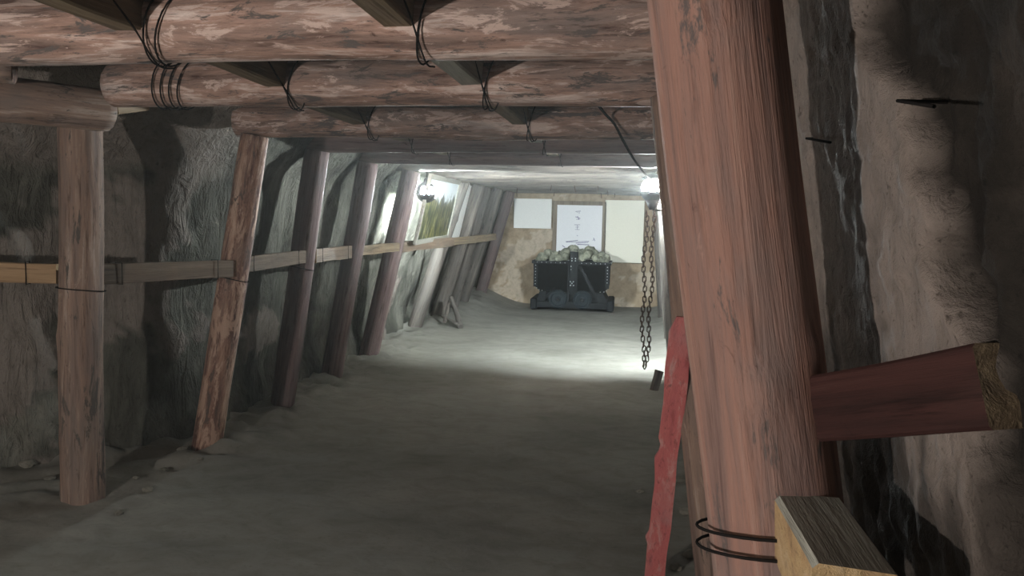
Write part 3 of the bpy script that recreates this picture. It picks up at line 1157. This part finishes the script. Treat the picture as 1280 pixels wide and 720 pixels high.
prism('end_plate', [(.44, .34), (.56, .34), (.66, .17), (.46, .17)], -.05, D, M_CARTB, cart, .004)
for x_ in (-.66, .69):
    s_ = 1 if x_ > 0 else -1
    boxes('bumper', [(x_ - .06, x_ + .06, -.09, D + .07, .02, .22)], M_CARTB, cart, .02)
for x_ in (-.23, .20):
    V, Fc = tube_data([(x_, -.06, .205), (x_, D + .06, .205)], .03, 8)
    link('axle', V, Fc, M_CARTB, cart)
    for y_ in (-.105, D + .055):
        V, Fc = revolve([(.135, -.03), (.165, -.028), (.165, .0), (.15, .005), (.145, .03), (.12, .03), (.11, .012), (.05, .012), (.045, .035), (.0, .035)], 24)
        V = [(v[0], -v[2] if y_ < 0 else v[2], v[1]) for v in V]
        if y_ < 0:
            pass
        w_ = link('wheel', V, Fc, M_CART, cart, False, loc=(x_, y_ + .03, .215))
        V, Fc = revolve([(.032, -.01), (.032, .02), (.02, .03)], 12)
        V = [(v[0], -v[2] if y_ < 0 else v[2], v[1]) for v in V]
        link('wheel_hub', V, Fc, M_IRON, w_, loc=(0, -.035 if y_ < 0 else .035, 0))
bm = bmesh.new()
rv = [(-.62 + i * .0825, .858) for i in range(7)] + [(.17 + i * .0825, .858) for i in range(6)]
rv += [(-.645, .80 - i * .055) for i in range(7)] + [(.625, .80 - i * .055) for i in range(6)]
rv += [(-.62, .40), (-.575, .365), (-.52, .355), (.62, .385), (.575, .365), (.51, .36)]
for (x_, z_) in rv:
    bmesh.ops.create_icosphere(bm, subdivisions=1, radius=.010, matrix=Matrix.Translation((x_, -.018, z_)))
tag(from_bm('rivets', bm, M_RIVET, cart), kind='stuff')
bm = bmesh.new()
for (x_, z_) in ((-.0, .94), (.06, .94), (0., .90), (.06, .90), (-.06, .905), (-.015, .80), (-.015, .745), (-.02, .53), (.035, .53), (.01, .50), (-.015, .465), (.04, .465), (.21, .08), (.26, .10)):
    bmesh.ops.create_icosphere(bm, subdivisions=1, radius=.0125, matrix=Matrix.Translation((x_, -.05 if z_ > .2 else -.075, z_)))
tag(from_bm('bolts', bm, M_RIVET, cart), kind='stuff')
rnd = random.Random(4)
k = 0
base_c = cart.location
ORE = [(-.60, .91, .075), (-.49, .96, .085), (-.37, .93, .10), (-.24, .95, .085), (-.12, .98, .10), (.00, 1.05, .085), (.13, .97, .10), (.26, 1.02, .115), (.38, .97, .095), (.49, .94, .09), (.58, .91, .075)]
for row, (yy, dz, sc) in enumerate(((.12, 0, .9), (.34, .05, 1.1), (.58, .03, 1.1))):
    for (x_, z_, s_) in ORE:
        x_ += rnd.uniform(-.03, .03)
        s2 = s_ * sc * rnd.uniform(.9, 1.1)
        o = stone('ore_lump', base_c + Vector((x_, yy + rnd.uniform(-.04, .04), z_ + dz - .02)), s2, 3 + k * 1.7, R_ORE, (1, .95, .9))
        tag(o, 'grey-green ore lump heaped in the mine cart', 'rock', 'ore lumps in the mine cart')
        k += 1

# ------------------------------------------------------------------ loose things on the floor
for (a, b, r, lab) in ((((576, 408), 11.3), ((563, 372), 11.75), .045, 'bare branch leaning on the seventh left post, thicker one'),
                       (((556, 402), 11.35), ((560, 374), 11.8), .03, 'crooked thin branch at the foot of the seventh left post'),
                       (((572, 405), 11.3), ((552, 394), 11.45), .02, 'short stick lying at the foot of the seventh left post')):
    tag(log('branch', atY(*a[0], a[1]), atY(*b[0], b[1]), r, r * .8, int(r * 1000), W_GREY, .1, .05, 2, 10, end=W_GREY), lab, 'branch')
rnd = random.Random(9)
PEB = [(35, 583, .045), (62, 600, .03), (150, 640, .025), (185, 612, .03), (205, 585, .025), (228, 566, .035), (170, 600, .02), (250, 575, .02), (820, 655, .03), (858, 640, .04), (862, 690, .035), (845, 705, .028), (848, 600, .045), (800, 612, .022)]
for j, (px, py, s_) in enumerate(PEB):
    p = atZ(px, py)
    p.z = floor_z(p.x, p.y) + s_ * .25
    left = px < 500
    o = stone('stone', p, s_, 50 + j * 2.3, R_STONE, (1.2, 1, .6))
    o.rotation_euler = (0, 0, j)
    tag(o, 'small loose stone on the earth floor near the nearest left post' if left else 'small loose stone on the floor beside the red plank', 'stone', 'stones by the left post' if left else 'stones by the red plank')

# ------------------------------------------------------------------ thin haze added for the bloom veil around the lamps
def haze():
    m = bpy.data.materials.new('lamp_veil_volume')
    m.use_nodes = True
    nt = m.node_tree
    nt.nodes.clear()
    out = nt.nodes.new('ShaderNodeOutputMaterial')
    v = nt.nodes.new('ShaderNodeVolumeScatter')
    v.inputs['Color'].default_value = (.92, .96, .95, 1)
    v.inputs['Density'].default_value = .0045
    v.inputs['Anisotropy'].default_value = .55
    nt.links.new(v.outputs[0], out.inputs['Volume'])
    o = boxes('lamp_veil_haze', [(-6, 1.6, -4.2, 16, -.3, 2.9)], m)
    tag(o, 'thin haze added through the mine tunnel for the glow around the lamps', 'haze', kind='stuff')


haze()
